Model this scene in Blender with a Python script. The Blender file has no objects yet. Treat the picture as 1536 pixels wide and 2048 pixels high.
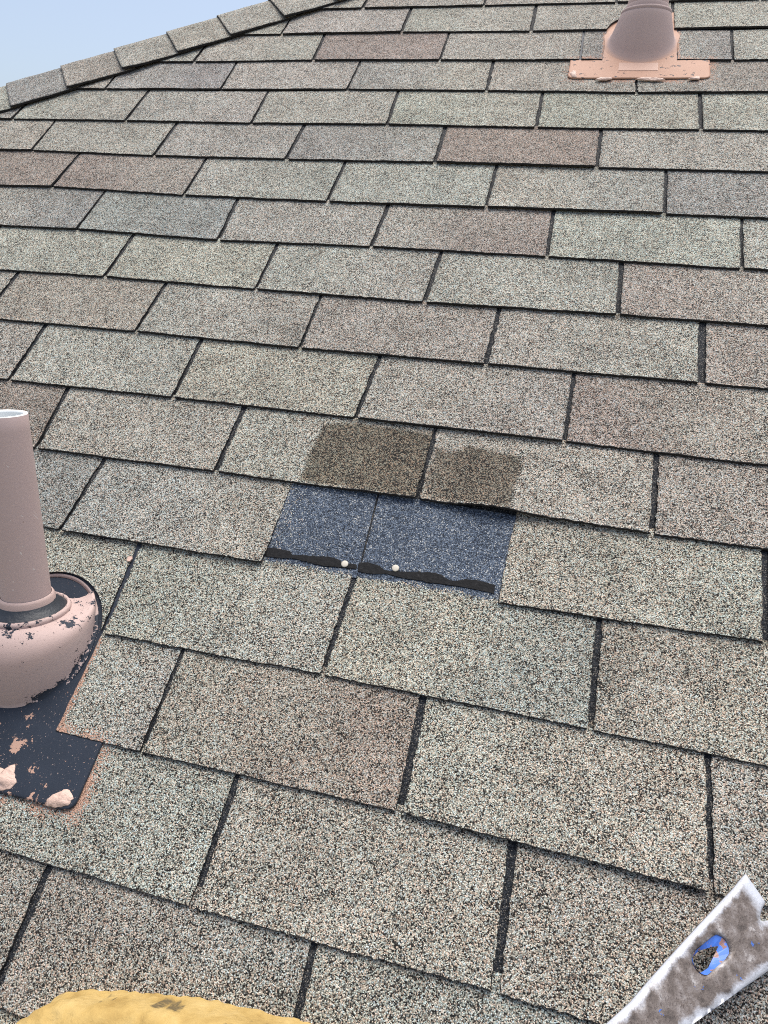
import bpy, bmesh, math, random
import numpy as np
from mathutils import Vector, Matrix, noise as mn

# ------------------------------------------------------------------ camera, sky, sun, exposure
SC = bpy.context.scene
COL = SC.collection
TAB = 0.3048                                   # one shingle tab, metres
PITCH = math.radians(37.0)                     # slope of the roof plane
M = Matrix.Translation((0, 0, 6.0)) @ Matrix.Rotation(PITCH, 4, 'X')   # roof frame (x eave, y up-slope, z out) -> world
F_PX = 1307.446                                # focal length for a 1536 px wide frame
def _rod(w):
    w = np.array(w); t = np.linalg.norm(w); k = w / t
    K = np.array([[0, -k[2], k[1]], [k[2], 0, -k[0]], [-k[1], k[0], 0]])
    return np.eye(3) + math.sin(t) * K + (1 - math.cos(t)) * K @ K
R_CV = _rod((-0.5194437, 0.1708156, 0.1933696))
T_CV = np.array((-0.530664, 0.236618, 2.834450))
CAM_CV = -R_CV.T @ T_CV
S3 = np.diag((1.0, -1.0, -1.0))
cam_d = bpy.data.cameras.new('camera'); cam = bpy.data.objects.new('camera', cam_d); COL.objects.link(cam)
cam_d.sensor_fit = 'HORIZONTAL'; cam_d.sensor_width = 36.0
cam_d.lens = 36.0 * F_PX / 1536.0
cam_d.clip_start = 0.02; cam_d.clip_end = 5000
_R = S3 @ R_CV.T @ S3                          # columns: camera axes in the roof frame
_m = Matrix([list(r) for r in _R]).to_4x4()
_m.translation = Vector(S3 @ CAM_CV) * TAB
cam.matrix_world = M @ _m
SC.camera = cam

SUN_EL, SUN_AZ = math.radians(75), math.radians(14)      # sun high beyond the ridge, behind thin cloud
W = bpy.data.worlds.new("World"); SC.world = W; W.use_nodes = True
wn = W.node_tree; bg = wn.nodes['Background']
sky = wn.nodes.new('ShaderNodeTexSky'); sky.sky_type = 'NISHITA'; sky.sun_disc = False
sky.sun_elevation = SUN_EL; sky.sun_rotation = SUN_AZ
sky.altitude = 200; sky.air_density = 1.0; sky.dust_density = 3.5; sky.ozone_density = 2.5
hs = wn.nodes.new('ShaderNodeHueSaturation'); hs.inputs['Saturation'].default_value = 0.78      # thin haze takes colour out of the sky
wn.links.new(sky.outputs[0], hs.inputs['Color']); wn.links.new(hs.outputs[0], bg.inputs[0]); bg.inputs[1].default_value = 0.118
sd = bpy.data.lights.new('sun', 'SUN'); sun = bpy.data.objects.new('sun', sd); COL.objects.link(sun)
sd.energy = 3.0; sd.angle = math.radians(50); sd.color = (1.0, 0.95, 0.88)
sun_dir = Vector((math.sin(SUN_AZ) * math.cos(SUN_EL), math.cos(SUN_AZ) * math.cos(SUN_EL), math.sin(SUN_EL)))
sun.rotation_euler = sun_dir.to_track_quat('Z', 'Y').to_euler(); sun.location = (0, 0, 20)
vs = SC.view_settings; vs.view_transform = 'Standard'; vs.look = 'None'; vs.gamma = 1; vs.exposure = 0.66
SC.cycles.use_denoising = False
SC.cycles.filter_width = 1.0
SC.cycles.max_bounces = 6

# ------------------------------------------------------------------ helpers
rnd = random.Random(7)
def at(px, py, z=0.0):
    """Point of the roof frame seen at a place of the 1536x2048 photograph, z metres above the roof plane."""
    d = R_CV.T @ np.array([(px - 768) / F_PX, (py - 1024) / F_PX, 1.0])
    s = (-z / TAB - CAM_CV[2]) / d[2]
    p = CAM_CV + s * d
    return Vector((p[0] * TAB, -p[1] * TAB, z))
def to_px(v):
    c = R_CV @ np.array([v[0] / TAB, -v[1] / TAB, -v[2] / TAB]) + T_CV
    if c[2] < 0.1: return (-9999, -9999)
    return (768 + F_PX * c[0] / c[2], 1024 + F_PX * c[1] / c[2])
def sm(a, b, x):
    t = max(0.0, min(1.0, (x - a) / (b - a))) if a != b else float(x >= a)
    return t * t * (3 - 2 * t)
def lerp(a, b, t): return a + (b - a) * t
def nz(x, y, z=0.0): return mn.noise(Vector((x, y, z)))
def tag(o, label=None, cat=None, group=None, kind=None):
    if label: o['label'] = label
    if cat: o['category'] = cat
    if group: o['group'] = group
    if kind: o['kind'] = kind
    return o
def thing(name, base, label, cat, group=None):
    o = bpy.data.objects.new(name, None); COL.objects.link(o)
    o.matrix_world = M @ Matrix.Translation(base); o.empty_display_size = 0.05
    o['_b'] = list(base)
    return tag(o, label, cat, group)
def mesh(name, verts, faces, mat, parent=None, smooth=False, attrs=None, mats=None, fmat=None):
    r_ = parent
    while r_ is not None and r_.parent is not None: r_ = r_.parent
    b = Vector(r_['_b']) if r_ is not None and '_b' in r_ else Vector((0, 0, 0))
    me = bpy.data.meshes.new(name)
    me.from_pydata([tuple(Vector(v) - b) for v in verts], [], faces)
    me.materials.append(mat)
    for m_ in (mats or []): me.materials.append(m_)
    if fmat: me.polygons.foreach_set('material_index', fmat)
    if attrs:
        for an, data in attrs.items():
            a = me.attributes.new(an, 'FLOAT_COLOR', 'POINT')
            a.data.foreach_set('color', np.array(data, dtype=np.float32).ravel())
    if smooth is True: me.polygons.foreach_set('use_smooth', [True] * len(me.polygons))
    elif smooth: me.polygons.foreach_set('use_smooth', smooth)
    me.validate(); me.update()
    o = bpy.data.objects.new(name, me); COL.objects.link(o)
    if parent is not None: o.parent = parent
    return o
def in_poly(x, y, P):
    c = False; j = len(P) - 1
    for i in range(len(P)):
        if (P[i][1] > y) != (P[j][1] > y) and x < (P[j][0] - P[i][0]) * (y - P[i][1]) / (P[j][1] - P[i][1]) + P[i][0]: c = not c
        j = i
    return c
def seg_d(x, y, P):
    d = 9.0
    for i in range(len(P)):
        ax, ay = P[i - 1][0], P[i - 1][1]; bx, by = P[i][0], P[i][1]
        L = (bx - ax) ** 2 + (by - ay) ** 2
        t = 0 if L == 0 else max(0, min(1, ((x - ax) * (bx - ax) + (y - ay) * (by - ay)) / L))
        d = min(d, math.hypot(x - ax - t * (bx - ax), y - ay - t * (by - ay)))
    return d
def inside(x, y, P, soft):
    d = seg_d(x, y, P); d = d if in_poly(x, y, P) else -d
    return sm(-soft, soft, d)

# ------------------------------------------------------------------ materials
class NT:
    def __init__(s, name):
        s.m = bpy.data.materials.new(name); s.m.use_nodes = True; s.t = s.m.node_tree
        s.b = s.t.nodes['Principled BSDF']
    def n(s, kind, **kw):
        x = s.t.nodes.new(kind)
        for k, v in kw.items():
            if k.startswith('i_'): x.inputs[k[2:].replace('_', ' ')].default_value = v
            else: setattr(x, k, v)
        return x
    def l(s, a, b): s.t.links.new(a, b)
    def math(s, op, a, b=None, clamp=False):
        x = s.t.nodes.new('ShaderNodeMath'); x.operation = op; x.use_clamp = clamp
        for i, v in enumerate((a, b)):
            if v is None: continue
            if isinstance(v, (int, float)): x.inputs[i].default_value = v
            else: s.l(v, x.inputs[i])
        return x.outputs[0]
    def mix(s, f, a, b, blend='MIX'):
        x = s.t.nodes.new('ShaderNodeMix'); x.data_type = 'RGBA'; x.blend_type = blend
        for sock, v in ((x.inputs[0], f), (x.inputs[6], a), (x.inputs[7], b)):
            if isinstance(v, (int, float)): sock.default_value = v
            elif isinstance(v, tuple): sock.default_value = (*v, 1) if len(v) == 3 else v
            else: s.l(v, sock)
        return x.outputs[2]
    def ramp(s, f, stops, interp='LINEAR'):
        x = s.t.nodes.new('ShaderNodeValToRGB'); r = x.color_ramp; r.interpolation = interp
        while len(r.elements) < len(stops): r.elements.new(0.5)
        for e, (p, c) in zip(r.elements, stops):
            e.position = p; e.color = (*c, 1) if isinstance(c, tuple) else (c, c, c, 1)
        s.l(f, x.inputs[0]); return x.outputs[0]
    def maprange(s, f, a, b, c, d):
        x = s.t.nodes.new('ShaderNodeMapRange'); s.l(f, x.inputs[0])
        for i, v in enumerate((a, b, c, d)): x.inputs[i + 1].default_value = v
        return x.outputs[0]
    def coord(s): return s.n('ShaderNodeTexCoord').outputs['Object']
    def noise(s, scale, detail=3, rough=.55, co=None):
        x = s.n('ShaderNodeTexNoise'); x.inputs['Scale'].default_value = scale
        x.inputs['Detail'].default_value = detail; x.inputs['Roughness'].default_value = rough
        if co is not None: s.l(co, x.inputs['Vector'])
        return x.outputs[0]
    def bump(s, h, dist, strength=1.0):
        x = s.n('ShaderNodeBump'); x.inputs['Distance'].default_value = dist; x.inputs['Strength'].default_value = strength
        s.l(h, x.inputs['Height']); s.l(x.outputs[0], s.b.inputs['Normal']); return x
    def attr(s, name):
        x = s.n('ShaderNodeAttribute'); x.attribute_name = name; return x

def granule_material(name, headlap=False, gscale=860.0):
    t = NT(name); co = t.coord()
    v = t.n('ShaderNodeTexVoronoi'); v.inputs['Scale'].default_value = gscale; t.l(co, v.inputs['Vector'])
    sp = t.n('ShaderNodeSeparateColor'); t.l(v.outputs['Color'], sp.inputs[0])
    r, g, b = sp.outputs
    clump = t.noise(120, 2, .6, co); big = t.noise(17, 4, .6, co)
    val = t.math('ADD', r, t.math('MULTIPLY', t.math('SUBTRACT', clump, .5), .55))
    val = t.math('ADD', val, t.math('MULTIPLY', t.math('SUBTRACT', big, .5), .42))
    blue = t.ramp(val, [(0.0, (.013, .017, .025)), (.22, (.036, .049, .073)), (.48, (.078, .106, .155)), (.74, (.125, .160, .215)),
                        (.88, (.21, .25, .30)), (.96, (.38, .39, .39)), (1.0, (.5, .5, .48))])
    if headlap:
        dark = t.n('ShaderNodeAttribute'); dark.attribute_name = 'mask'
        colr = t.mix(1.0, blue, (.22, .20, .185), 'MULTIPLY')  # slot copy of the blue granules, darkened for shade and dirt in the slots
        colr = t.mix(t.math('GREATER_THAN', b, .90), colr, (.26, .24, .21))      # stray pale granules lodged in the slots
    else:
        mk = t.attr('mask'); ms = t.n('ShaderNodeSeparateColor'); t.l(mk.outputs['Color'], ms.inputs[0])
        fresh, pink, stain = ms.outputs
        val2 = t.math('SUBTRACT', val, t.math('MULTIPLY', stain, .17))
        tan = t.ramp(val2, [(0.0, (.011, .010, .010)), (.17, (.022, .020, .019)), (.25, (.10, .092, .082)), (.36, (.27, .245, .212)),
                            (.58, (.41, .385, .33)), (.80, (.55, .525, .465)), (1.0, (.68, .67, .62))])
        hue = t.ramp(g, [(0.0, (1.12, .90, .84)), (.22, (1.07, .97, .90)), (.45, (1.0, 1.0, .98)), (.7, (.86, 1.0, 1.02)), (1.0, (.82, .97, 1.14))])
        colr = t.mix(1.0, tan, hue, 'MULTIPLY')
        ti = t.attr('tint'); colr = t.mix(1.0, colr, ti.outputs['Color'], 'MULTIPLY')
        colr = t.mix(stain, colr, t.mix(1.0, colr, (.59, .545, .485), 'MULTIPLY'))
        f1 = t.math('LESS_THAN', b, fresh); colr = t.mix(f1, colr, blue)
        f2 = t.math('LESS_THAN', t.math('ADD', t.math('MULTIPLY', g, .6), t.math('MULTIPLY', clump, .4)), pink)
        colr = t.mix(f2, colr, t.mix(clump, (.54, .32, .22), (.46, .29, .22)))
    dirt = t.maprange(t.noise(5.5, 5, .62, co), .32, .68, .86, 1.08)
    colr = t.mix(1.0, colr, dirt, 'MULTIPLY')
    gap = t.maprange(v.outputs['Distance'], .42, .74, 1.0, .36)  # asphalt and shade between the granules, darkened into the colour
    colr = t.mix(1.0, colr, gap, 'MULTIPLY')
    t.l(colr, t.b.inputs['Base Color'])
    t.b.inputs['Roughness'].default_value = .85; t.b.inputs['Specular IOR Level'].default_value = .3
    h = t.math('ADD', t.math('MULTIPLY', t.math('SUBTRACT', 1.0, v.outputs['Distance']), 1.0), t.math('MULTIPLY', r, .35))
    t.bump(h, .0007, .7)
    return t.m
GRAN = granule_material('granule_shingle')
HEAD = granule_material('headlap_slot_shade', headlap=True)
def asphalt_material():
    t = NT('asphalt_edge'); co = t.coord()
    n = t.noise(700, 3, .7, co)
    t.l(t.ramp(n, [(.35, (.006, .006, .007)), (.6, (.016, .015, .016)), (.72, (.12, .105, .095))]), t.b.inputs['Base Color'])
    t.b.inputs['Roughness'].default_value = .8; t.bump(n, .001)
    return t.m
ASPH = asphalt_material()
def seal_material():
    t = NT('sealant_tar'); co = t.coord(); n = t.noise(240, 4, .65, co)
    v = t.n('ShaderNodeTexVoronoi'); v.inputs['Scale'].default_value = 420; t.l(co, v.inputs['Vector'])
    sp = t.n('ShaderNodeSeparateColor'); t.l(v.outputs['Color'], sp.inputs[0])
    grit = t.math('GREATER_THAN', t.math('ADD', sp.outputs[0], t.math('MULTIPLY', t.noise(60, 2, .5, co), .5)), 1.32)
    c = t.ramp(n, [(.3, (.004, .004, .005)), (.6, (.010, .010, .011)), (.78, (.03, .029, .03))])
    t.l(t.mix(grit, c, (.30, .31, .34)), t.b.inputs['Base Color'])
    t.b.inputs['Roughness'].default_value = .75; t.b.inputs['Specular IOR Level'].default_value = .2; t.bump(t.noise(300, 4, .6, co), .001, .8)
    return t.m
SEAL = seal_material()
def paint_material(name, paint, paint2, bare=(.016, .021, .031), flange=False):
    """Old matt paint over dark plastic; attribute peel.R says how much of it has flaked away, peel.G how chalky it is."""
    t = NT(name); co = t.coord()
    pk = t.attr('peel'); ps = t.n('ShaderNodeSeparateColor'); t.l(pk.outputs['Color'], ps.inputs[0])
    n = t.noise(70, 5, .62, co); n2 = t.noise(420, 4, .7, co); n3 = t.noise(26, 3, .5, co)
    k = t.math('ADD', t.math('MULTIPLY', n, .72), t.math('MULTIPLY', n2, .28))
    # remap noise (.3-.7) to 0-1
    k = t.maprange(k, .33, .67, 0.0, 1.0)
    e = t.math('SUBTRACT', ps.outputs[0], k)
    f = t.maprange(e, -.012, .012, 0.0, 1.0)
    pc = t.mix(n3, paint, paint2)
    pc = t.mix(t.math('MULTIPLY', t.math('GREATER_THAN', n2, .635), .55), pc, (.16, .13, .12))
    pc = t.mix(ps.outputs[1], pc, t.mix(n, (.47, .265, .18), (.40, .24, .17)))
    bc = t.mix(t.math('GREATER_THAN', n2, .66), t.mix(n3, bare, tuple(c * 1.7 for c in bare)), (.42, .32, .28))
    t.l(t.mix(f, pc, bc), t.b.inputs['Base Color'])
    t.l(t.maprange(f, 0, 1, .65, .62), t.b.inputs['Roughness'])
    t.b.inputs['Specular IOR Level'].default_value = .25
    h = t.math('ADD', t.math('MULTIPLY', f, -.5), t.math('MULTIPLY', t.noise(850, 2, .5, co), .32))
    t.bump(h, .0012, .55)
    return t.m
PAINT = paint_material('mauve_paint_on_plastic', (.44, .335, .312), (.50, .39, .36))
PIPEM = None
def pipe_material():
    t = NT('painted_pvc'); co = t.coord()
    n = t.noise(9, 3, .5, co); sp = t.noise(190, 2, .4, co)
    mp = t.n('ShaderNodeMapping'); mp.inputs['Scale'].default_value = (240, 240, 14); t.l(co, mp.inputs[0])
    scr = t.noise(1.0, 2, .4, mp.outputs[0])
    c = t.mix(n, (.46, .345, .325), (.52, .40, .375))
    c = t.mix(t.math('GREATER_THAN', sp, .79), c, (.15, .085, .06))
    c = t.mix(t.math('MULTIPLY', t.math('GREATER_THAN', scr, .735), .6), c, (.7, .66, .62))
    t.l(c, t.b.inputs['Base Color']); t.b.inputs['Roughness'].default_value = .5
    t.bump(t.noise(300, 2, .5, co), .0006, .25)
    return t.m
PIPEM = pipe_material()
def plain(name, c, rough=.6, c2=None, scale=60, metal=0.0, bumpd=0.0, bs=200):
    t = NT(name)
    if c2: t.l(t.mix(t.noise(scale, 4, .6, t.coord()), c, c2), t.b.inputs['Base Color'])
    else: t.b.inputs['Base Color'].default_value = (*c, 1)
    t.b.inputs['Roughness'].default_value = rough; t.b.inputs['Metallic'].default_value = metal
    if bumpd: t.bump(t.noise(bs, 4, .6, t.coord()), bumpd)
    return t.m
WHITE = plain('white_pvc', (.80, .82, .80), .4)
RUBBER = plain('black_rubber', (.012, .015, .02), .5, (.03, .036, .045), 90, bumpd=.0008)
CAULK = plain('pink_caulk', (.52, .36, .29), .55, (.60, .43, .35), 120, bumpd=.002, bs=160)
NAILM = plain('galvanised_nail', (.42, .37, .29), .55, (.56, .53, .46), 330)

# ------------------------------------------------------------------ the roof: measured joints of the shingle courses
# per course: (joint number, x top, y top, x bottom, y bottom) of the slots as surveyed in the photograph
SURVEY = {
 0: [(-1, 205, 925, 122, 1062), (0, 583, 980, 528, 1128), (1, 1024, 1042, 990, 1205), (2, 1530, 1105, 1530, 1287)],
 1: [(-1, 135, 778, 75, 898), (0, 485, 822, 432, 945), (1, 868, 872, 835, 1000), (2, 1313, 915, 1303, 1070)],
 2: [(-1, 88, 655, 20, 762), (0, 400, 685, 347, 797), (1, 755, 725, 712, 838), (2, 1147, 758, 1128, 885)],
 3: [(0, 330, 570, 272, 665), (1, 640, 597, 600, 698), (2, 997, 625, 972, 730), (3, 1405, 650, 1402, 768)],
 4: [(0, 262, 477, 210, 555), (1, 553, 492, 512, 580), (2, 880, 512, 848, 607), (3, 1243, 530, 1235, 632)],
 5: [(0, 207, 387, 155, 460), (1, 473, 402, 438, 482), (2, 775, 413, 743, 495), (3, 1107, 425, 1093, 515), (4, 1483, 445, 1483, 540)],
 6: [(0, 155, 312, 105, 375), (1, 410, 322, 368, 392), (2, 688, 330, 655, 405), (3, 992, 337, 972, 417), (4, 1333, 347, 1328, 430)],
 7: [(0, 110, 242, 65, 302), (1, 350, 252, 308, 313), (2, 605, 257, 573, 320), (3, 890, 258, 870, 327), (4, 1202, 263, 1193, 337)],
 8: [(1, 293, 187, 252, 243), (2, 533, 190, 503, 248), (3, 795, 187, 775, 250), (4, 1085, 190, 1072, 257), (5, 1400, 193, 1402, 262)],
 9: [(2, 472, 128, 442, 180), (3, 720, 125, 695, 180), (4, 987, 125, 973, 183), (5, 1274, 131, 1272, 187)],
 10: [(3, 650, 68, 627, 122), (4, 898, 68, 880, 122), (5, 1167, 67, 1160, 122), (6, 1463, 67, 1465, 122)],
 11: [(4, 822, 18, 803, 66), (5, 1072, 15, 1062, 64)],
 -1: [(-1, 275, 1098, 205, 1268), (0, 705, 1165, 644, 1350), (1, 1198, 1250, 1180, 1460)],
 -2: [(-1, 365, 1303, 283, 1505), (0, 845, 1400, 800, 1625), (1, 1417, 1520, 1420, 1785)],
 -3: [(-1, 472, 1562, 385, 1815), (0, 1025, 1698, 990, 1985)],
}
DEL, EXPO = 0.4005, 5.0 / 12.0
K0, K1, N0, N1 = -9, 22, -9, 16
JT, JB = {}, {}                                 # top and bottom of every joint, roof frame
for k in range(K0, K1 + 1):
    off = []
    meas = {}
    for (n, a, b, c, d) in SURVEY.get(k, []):
        p, q = at(a, b, .0015), at(c, d, .002); meas[n] = (p, q)
        off.append((p.x - (n - DEL * k) * TAB, q.x - (n - DEL * k) * TAB, p.y - (k + 1) * EXPO * TAB, q.y - k * EXPO * TAB))
    av = [sum(o[i] for o in off) / len(off) for i in range(4)] if off else [rnd.uniform(-.004, .004), 0, 0, 0]
    if not off: av[1] = av[0]
    for n in range(N0, N1 + 1):
        if n in meas: JT[k, n], JB[k, n] = meas[n]
        else:
            j = rnd.uniform(-.003, .003)
            JT[k, n] = Vector(((n - DEL * k) * TAB + av[0] + j, (k + 1) * EXPO * TAB + av[2], 0))
            JB[k, n] = Vector(((n - DEL * k) * TAB + av[1] + j, k * EXPO * TAB + av[3], 0))
def butt_y(k, x):
    """Height up the slope of the lower edge of course k at x."""
    pts = [JB[k, n] for n in range(N0, N1 + 1)]
    if x <= pts[0].x: return pts[0].y
    for a, b in zip(pts, pts[1:]):
        if x <= b.x: return lerp(a.y, b.y, (x - a.x) / (b.x - a.x))
    return pts[-1].y

# hip: fold line and the neighbouring slope behind it
H0 = Vector((-3.539 * TAB, 3.81 * TAB, 0)); HD = Vector((1.866, 1.354, 0)).normalized()
HP = Vector((HD.y, -HD.x, 0))                  # in the roof plane, away from the fold (down to the right)
def hip_x(y): return H0.x + (y - H0.y) * HD.x / HD.y
Y_RIDGE = 20.0 * EXPO * TAB
# adjacent slope: contains HD; its horizontal eave direction is the plan normal of x
_hw = (M.to_3x3() @ HD)
_e = Vector((0, 1, 0))                          # its eave runs along world y
ADJ_N = _hw.cross(_e); ADJ_N = ADJ_N if ADJ_N.z > 0 else -ADJ_N
ADJ_N = (M.to_3x3().inverted() @ ADJ_N).normalized()
AQ = ADJ_N.cross(HD).normalized()
if AQ.x > 0: AQ = -AQ                            # in the adjacent plane, away from the fold (to the left and down)

TINT = {'N': (1.0, .985, .945), 'T': (1.03, 1.0, .94), 'G': (1.01, 1.04, .985), 'R': (.82, .725, .695), 'r': (.93, .88, .845),
        'B': (.78, .785, .805), 'b': (.90, .92, .915), 'D': (.80, .80, .79)}
PLAN = {(11, 3): 'NN', (11, 4): 'GN', (11, 5): 'NN', (10, 2): 'NG', (10, 3): 'RR', (10, 4): 'NN', (10, 5): 'bB', (10, 6): 'NG',
 (9, 1): 'bB', (9, 2): 'NN', (9, 3): 'BN', (9, 4): 'NN', (9, 5): 'rR', (8, 0): 'GN', (8, 1): 'GN', (8, 2): 'NN', (8, 3): 'GN', (8, 4): 'GN', (8, 5): 'GN',
 (7, -1): 'NN', (7, 0): 'NN', (7, 1): 'NN', (7, 2): 'Bb', (7, 3): 'RR', (7, 4): 'NN', (6, -1): 'RR', (6, 0): 'Rr', (6, 1): 'NG', (6, 2): 'GG', (6, 3): 'Nb', (6, 4): 'BB',
 (5, -1): 'NB', (5, 0): 'bB', (5, 1): 'NN', (5, 2): 'NR', (5, 3): 'GG', (5, 4): 'GG', (4, -1): 'GG', (4, 0): 'GG', (4, 1): 'GN', (4, 2): 'NN', (4, 3): 'rN',
 (3, -1): 'rr', (3, 0): 'Nr', (3, 1): 'rr', (3, 2): 'NG', (3, 3): 'rr', (2, -2): 'NN', (2, -1): 'NN', (2, 0): 'TT', (2, 1): 'Tr', (2, 2): 'RT',
 (1, -2): 'RR', (1, -1): 'NN', (1, 0): 'GT', (1, 1): 'TT', (1, 2): 'rr', (0, -2): 'BB', (0, -1): 'bT', (0, 1): 'TG', (0, 2): 'TT',
 (-1, -2): 'GG', (-1, -1): 'GN', (-1, 0): 'Tb', (-1, 1): 'rT', (-2, -2): 'GN', (-2, -1): 'NR', (-2, 0): 'GT', (-2, 1): 'TT',
 (-3, -3): 'NN', (-3, -2): 'GG', (-3, -1): 'TT', (-3, 0): 'Tr', (-3, 1): 'TT', (-4, -3): 'rr', (-4, -2): 'rb', (-4, -1): 'Nb', (-4, 0): 'TT'}
P3 = lambda pts, z=.003: [at(a, b, z) for a, b in pts]
STAIN = [P3([(646, 848), (705, 843), (760, 852), (866, 868), (864, 890), (850, 940), (836, 1000), (780, 992), (700, 978), (604, 962), (610, 935), (615, 912), (634, 878)]),
         P3([(874, 895), (905, 905), (940, 891), (965, 896), (1000, 906), (1030, 911), (1044, 920), (1040, 945), (1030, 975), (1018, 1024), (940, 1010), (836, 1000), (858, 940)])]
HOLE_L = (-.86 * TAB, -.47 * TAB, .28 * TAB)     # holes cut in the shingles round the two pipe boots: x, y, radius
HOLE_R = (1.398 * TAB, 4.55 * TAB, .246 * TAB)
FL_L = (-1.345 * TAB, -.372 * TAB, -1.083 * TAB)  # flange: x left, x right, lower edge y
FL_R = (.935 * TAB, 1.85 * TAB, 3.915 * TAB)
FRESH_Y = None
SLOTW = {}
def slot(k, n):
    if (k, n) not in SLOTW:
        SLOTW[k, n] = {(3, 3): .011, (2, 1): .0065, (-2, 0): .0085, (-3, 0): .009, (-1, 0): .006}.get((k, n), rnd.choice([.006, .007, .0075, .008, .005]))
    return SLOTW[k, n]

def pink_amount(x, y):
    a = 0.0
    for (xl, xr, yb), hole, s in ((FL_L, HOLE_L, .022), (FL_R, HOLE_R, .020)):
        yt = hole[1]
        dx = max(xl - x, 0, x - xr); dy = max(yb - y, 0, y - (yb + .075))
        d = math.hypot(dx, dy)
        w = .62 * (1 - sm(0.0, s * 1.5, d)) * (.55 + .9 * max(0, nz(x * 30, y * 30, 3.1) + .25))
        dh = abs(abs(x - hole[0]) - hole[2]) if y < yt + .01 and y > yb else 9
        w2 = .75 * (1 - sm(0.0, .011 + .008 * nz(x * 40, y * 25, 1.7), dh))
        a = max(a, w, w2)
    return a

LIFT = {}
def tab_mesh(k, n, xl_f=None, xr_f=None, yb_f=None, nx=None, ny=None, vmax=None):
    """One tab of a course as a sloping slab with a ragged lower edge. Returns vertices, faces, attributes, material index."""
    fine = (k, n) in ((1, 0), (1, 1), (-1, -1), (-1, 0), (-1, -2), (-2, -2), (-3, -2), (-3, -3), (10, 5), (9, 4), (9, 5), (10, 4), (0, -1))
    near = k <= 3
    nx = nx or (100 if near or fine else 56); ny = ny or (44 if fine else 26 if near else 10)
    A, B = JT[k, n], JT[k, n + 1]; C, D = JB[k, n], JB[k, n + 1]
    gl, gr = slot(k, n) / 2, slot(k, n + 1) / 2
    OVER = .13                                   # how far the tab runs on under the next course
    cl, cr = PLAN.get((k, n)) or rnd.choice(['NN', 'NT', 'TN', 'GN', 'NG', 'rN', 'NN', 'bN'])
    jit = [rnd.uniform(-.02, .02) for _ in range(3)]
    cl = [c + j for c, j in zip(TINT[cl], jit)]; cr = [c + j for c, j in zip(TINT[cr], jit)]
    sd = rnd.uniform(0, 100); lift = LIFT.get((k, n), None)
    rl = rnd.uniform(0, .0018 if k <= 0 else .0026)
    ZB = .0042 if k <= 0 else .0048
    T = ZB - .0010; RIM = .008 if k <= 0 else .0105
    V, tint, mask = [], [], []
    VM = (vmax if vmax else 1 + OVER)
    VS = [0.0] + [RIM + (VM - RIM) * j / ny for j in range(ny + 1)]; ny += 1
    for j in range(ny + 1):
        v = VS[j]
        for i in range(nx + 1):
            s = i / nx
            xL = lerp(C.x, A.x, v) + gl + .0014 * nz(v * 9, sd) + .0016 * nz(v * 37, sd + 9)
            xR = lerp(D.x, B.x, v) - gr + .0014 * nz(v * 9, sd + 4) + .0016 * nz(v * 37, sd + 13)
            if xl_f: xL = xl_f(v)
            if xr_f: xR = xr_f(v)
            x = lerp(xL, xR, s)
            yb = lerp(C.y, D.y, s) + .0012 * nz(x * 22, sd + 2) + .0009 * nz(x * 240, sd) + .0006 * nz(x * 600, sd)
            if xl_f or xr_f: yb = lerp(C.y, D.y, (x - C.x) / (D.x - C.x)) + .0009 * nz(x * 240, sd)
            yt = lerp(A.y, B.y, (x - C.x) / (D.x - C.x))
            if yb_f: yb = max(yb, yb_f(x))
            y = lerp(yb, yt, v)
            z = ZB - (ZB - .0012) * min(v, 1) - .0004 * max(0, v - 1) / OVER
            q = (1 - min(v, 1)) ** 2
            z += q * (rl * (.5 + .5 * nz(x * 9, sd + 5)) + .0004 * nz(x * 90, sd))
            if lift: z += q * lift(x)
            z += .0003 * nz(x * 30, y * 30, sd) * (1 - min(v, 1))
            V.append((x, y, z))
            w = sm(0, 1, s + .35 * nz(x * 10, y * 14, sd))
            m_ = .06 * nz(x * 7, y * 9, sd + 30)
            tint.append([lerp(a, b, w) * (1 + m_) for a, b in zip(cl, cr)] + [1])
            fr = 0
            if (k, n) in ((-1, -1), (-1, 0)):
                fr = sm(1.05, 1.125, v + .035 * nz(x * 26, y * 26, 8)) * .95
                xa, xb = JB[0, 0].x, JB[0, 1].x
                if not (xa - .01 < x < xb + .01): fr = 0
            st = 0
            if k == 1 and n in (0, 1):
                wx, wy = x + .0022 * nz(x * 60, y * 60, 5), y + .0022 * nz(x * 60, y * 60, 6)
                st = inside(wx, wy, STAIN[n], .0042)
                if n == 1: st *= .97 * (1 - .35 * sm(0, .05, .05 - (x - C.x)) * (1 - v))
            pk = pink_amount(x, y) if k in (-1, -2, -3, 8, 9, 10, 11) else 0
            mask.append((fr, pk, st, 1))
    n0 = len(V); F, fm, smo = [], [], []
    W_ = nx + 1
    for j in range(ny):
        for i in range(nx):
            a = j * W_ + i
            F.append((a, a + 1, a + W_ + 1, a + W_)); fm.append(1 if j == 0 and nz(V[a][0] * 260, sd + 3) > -.28 else 0)  # bare asphalt rim; its black also paints in the butt's shadow line
    # butt face, side faces (black asphalt)
    def under(idx):
        x, y, z = V[idx]
        return (x, y, max(.0004, z - T))
    def skirt(idxs):
        base = len(V)
        for q in idxs:
            V.append(under(q)); tint.append(tint[q]); mask.append((0, 0, 0, 1))
        for q in range(len(idxs) - 1):
            F.append((idxs[q + 1], idxs[q], base + q, base + q + 1)); fm.append(1)
    skirt([i for i in range(W_)])
    skirt([j * W_ for j in range(ny, -1, -1)])
    skirt([j * W_ + nx for j in range(ny + 1)])
    # underside strip near the butt so that lifted corners have a body
    base = len(V)
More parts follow.
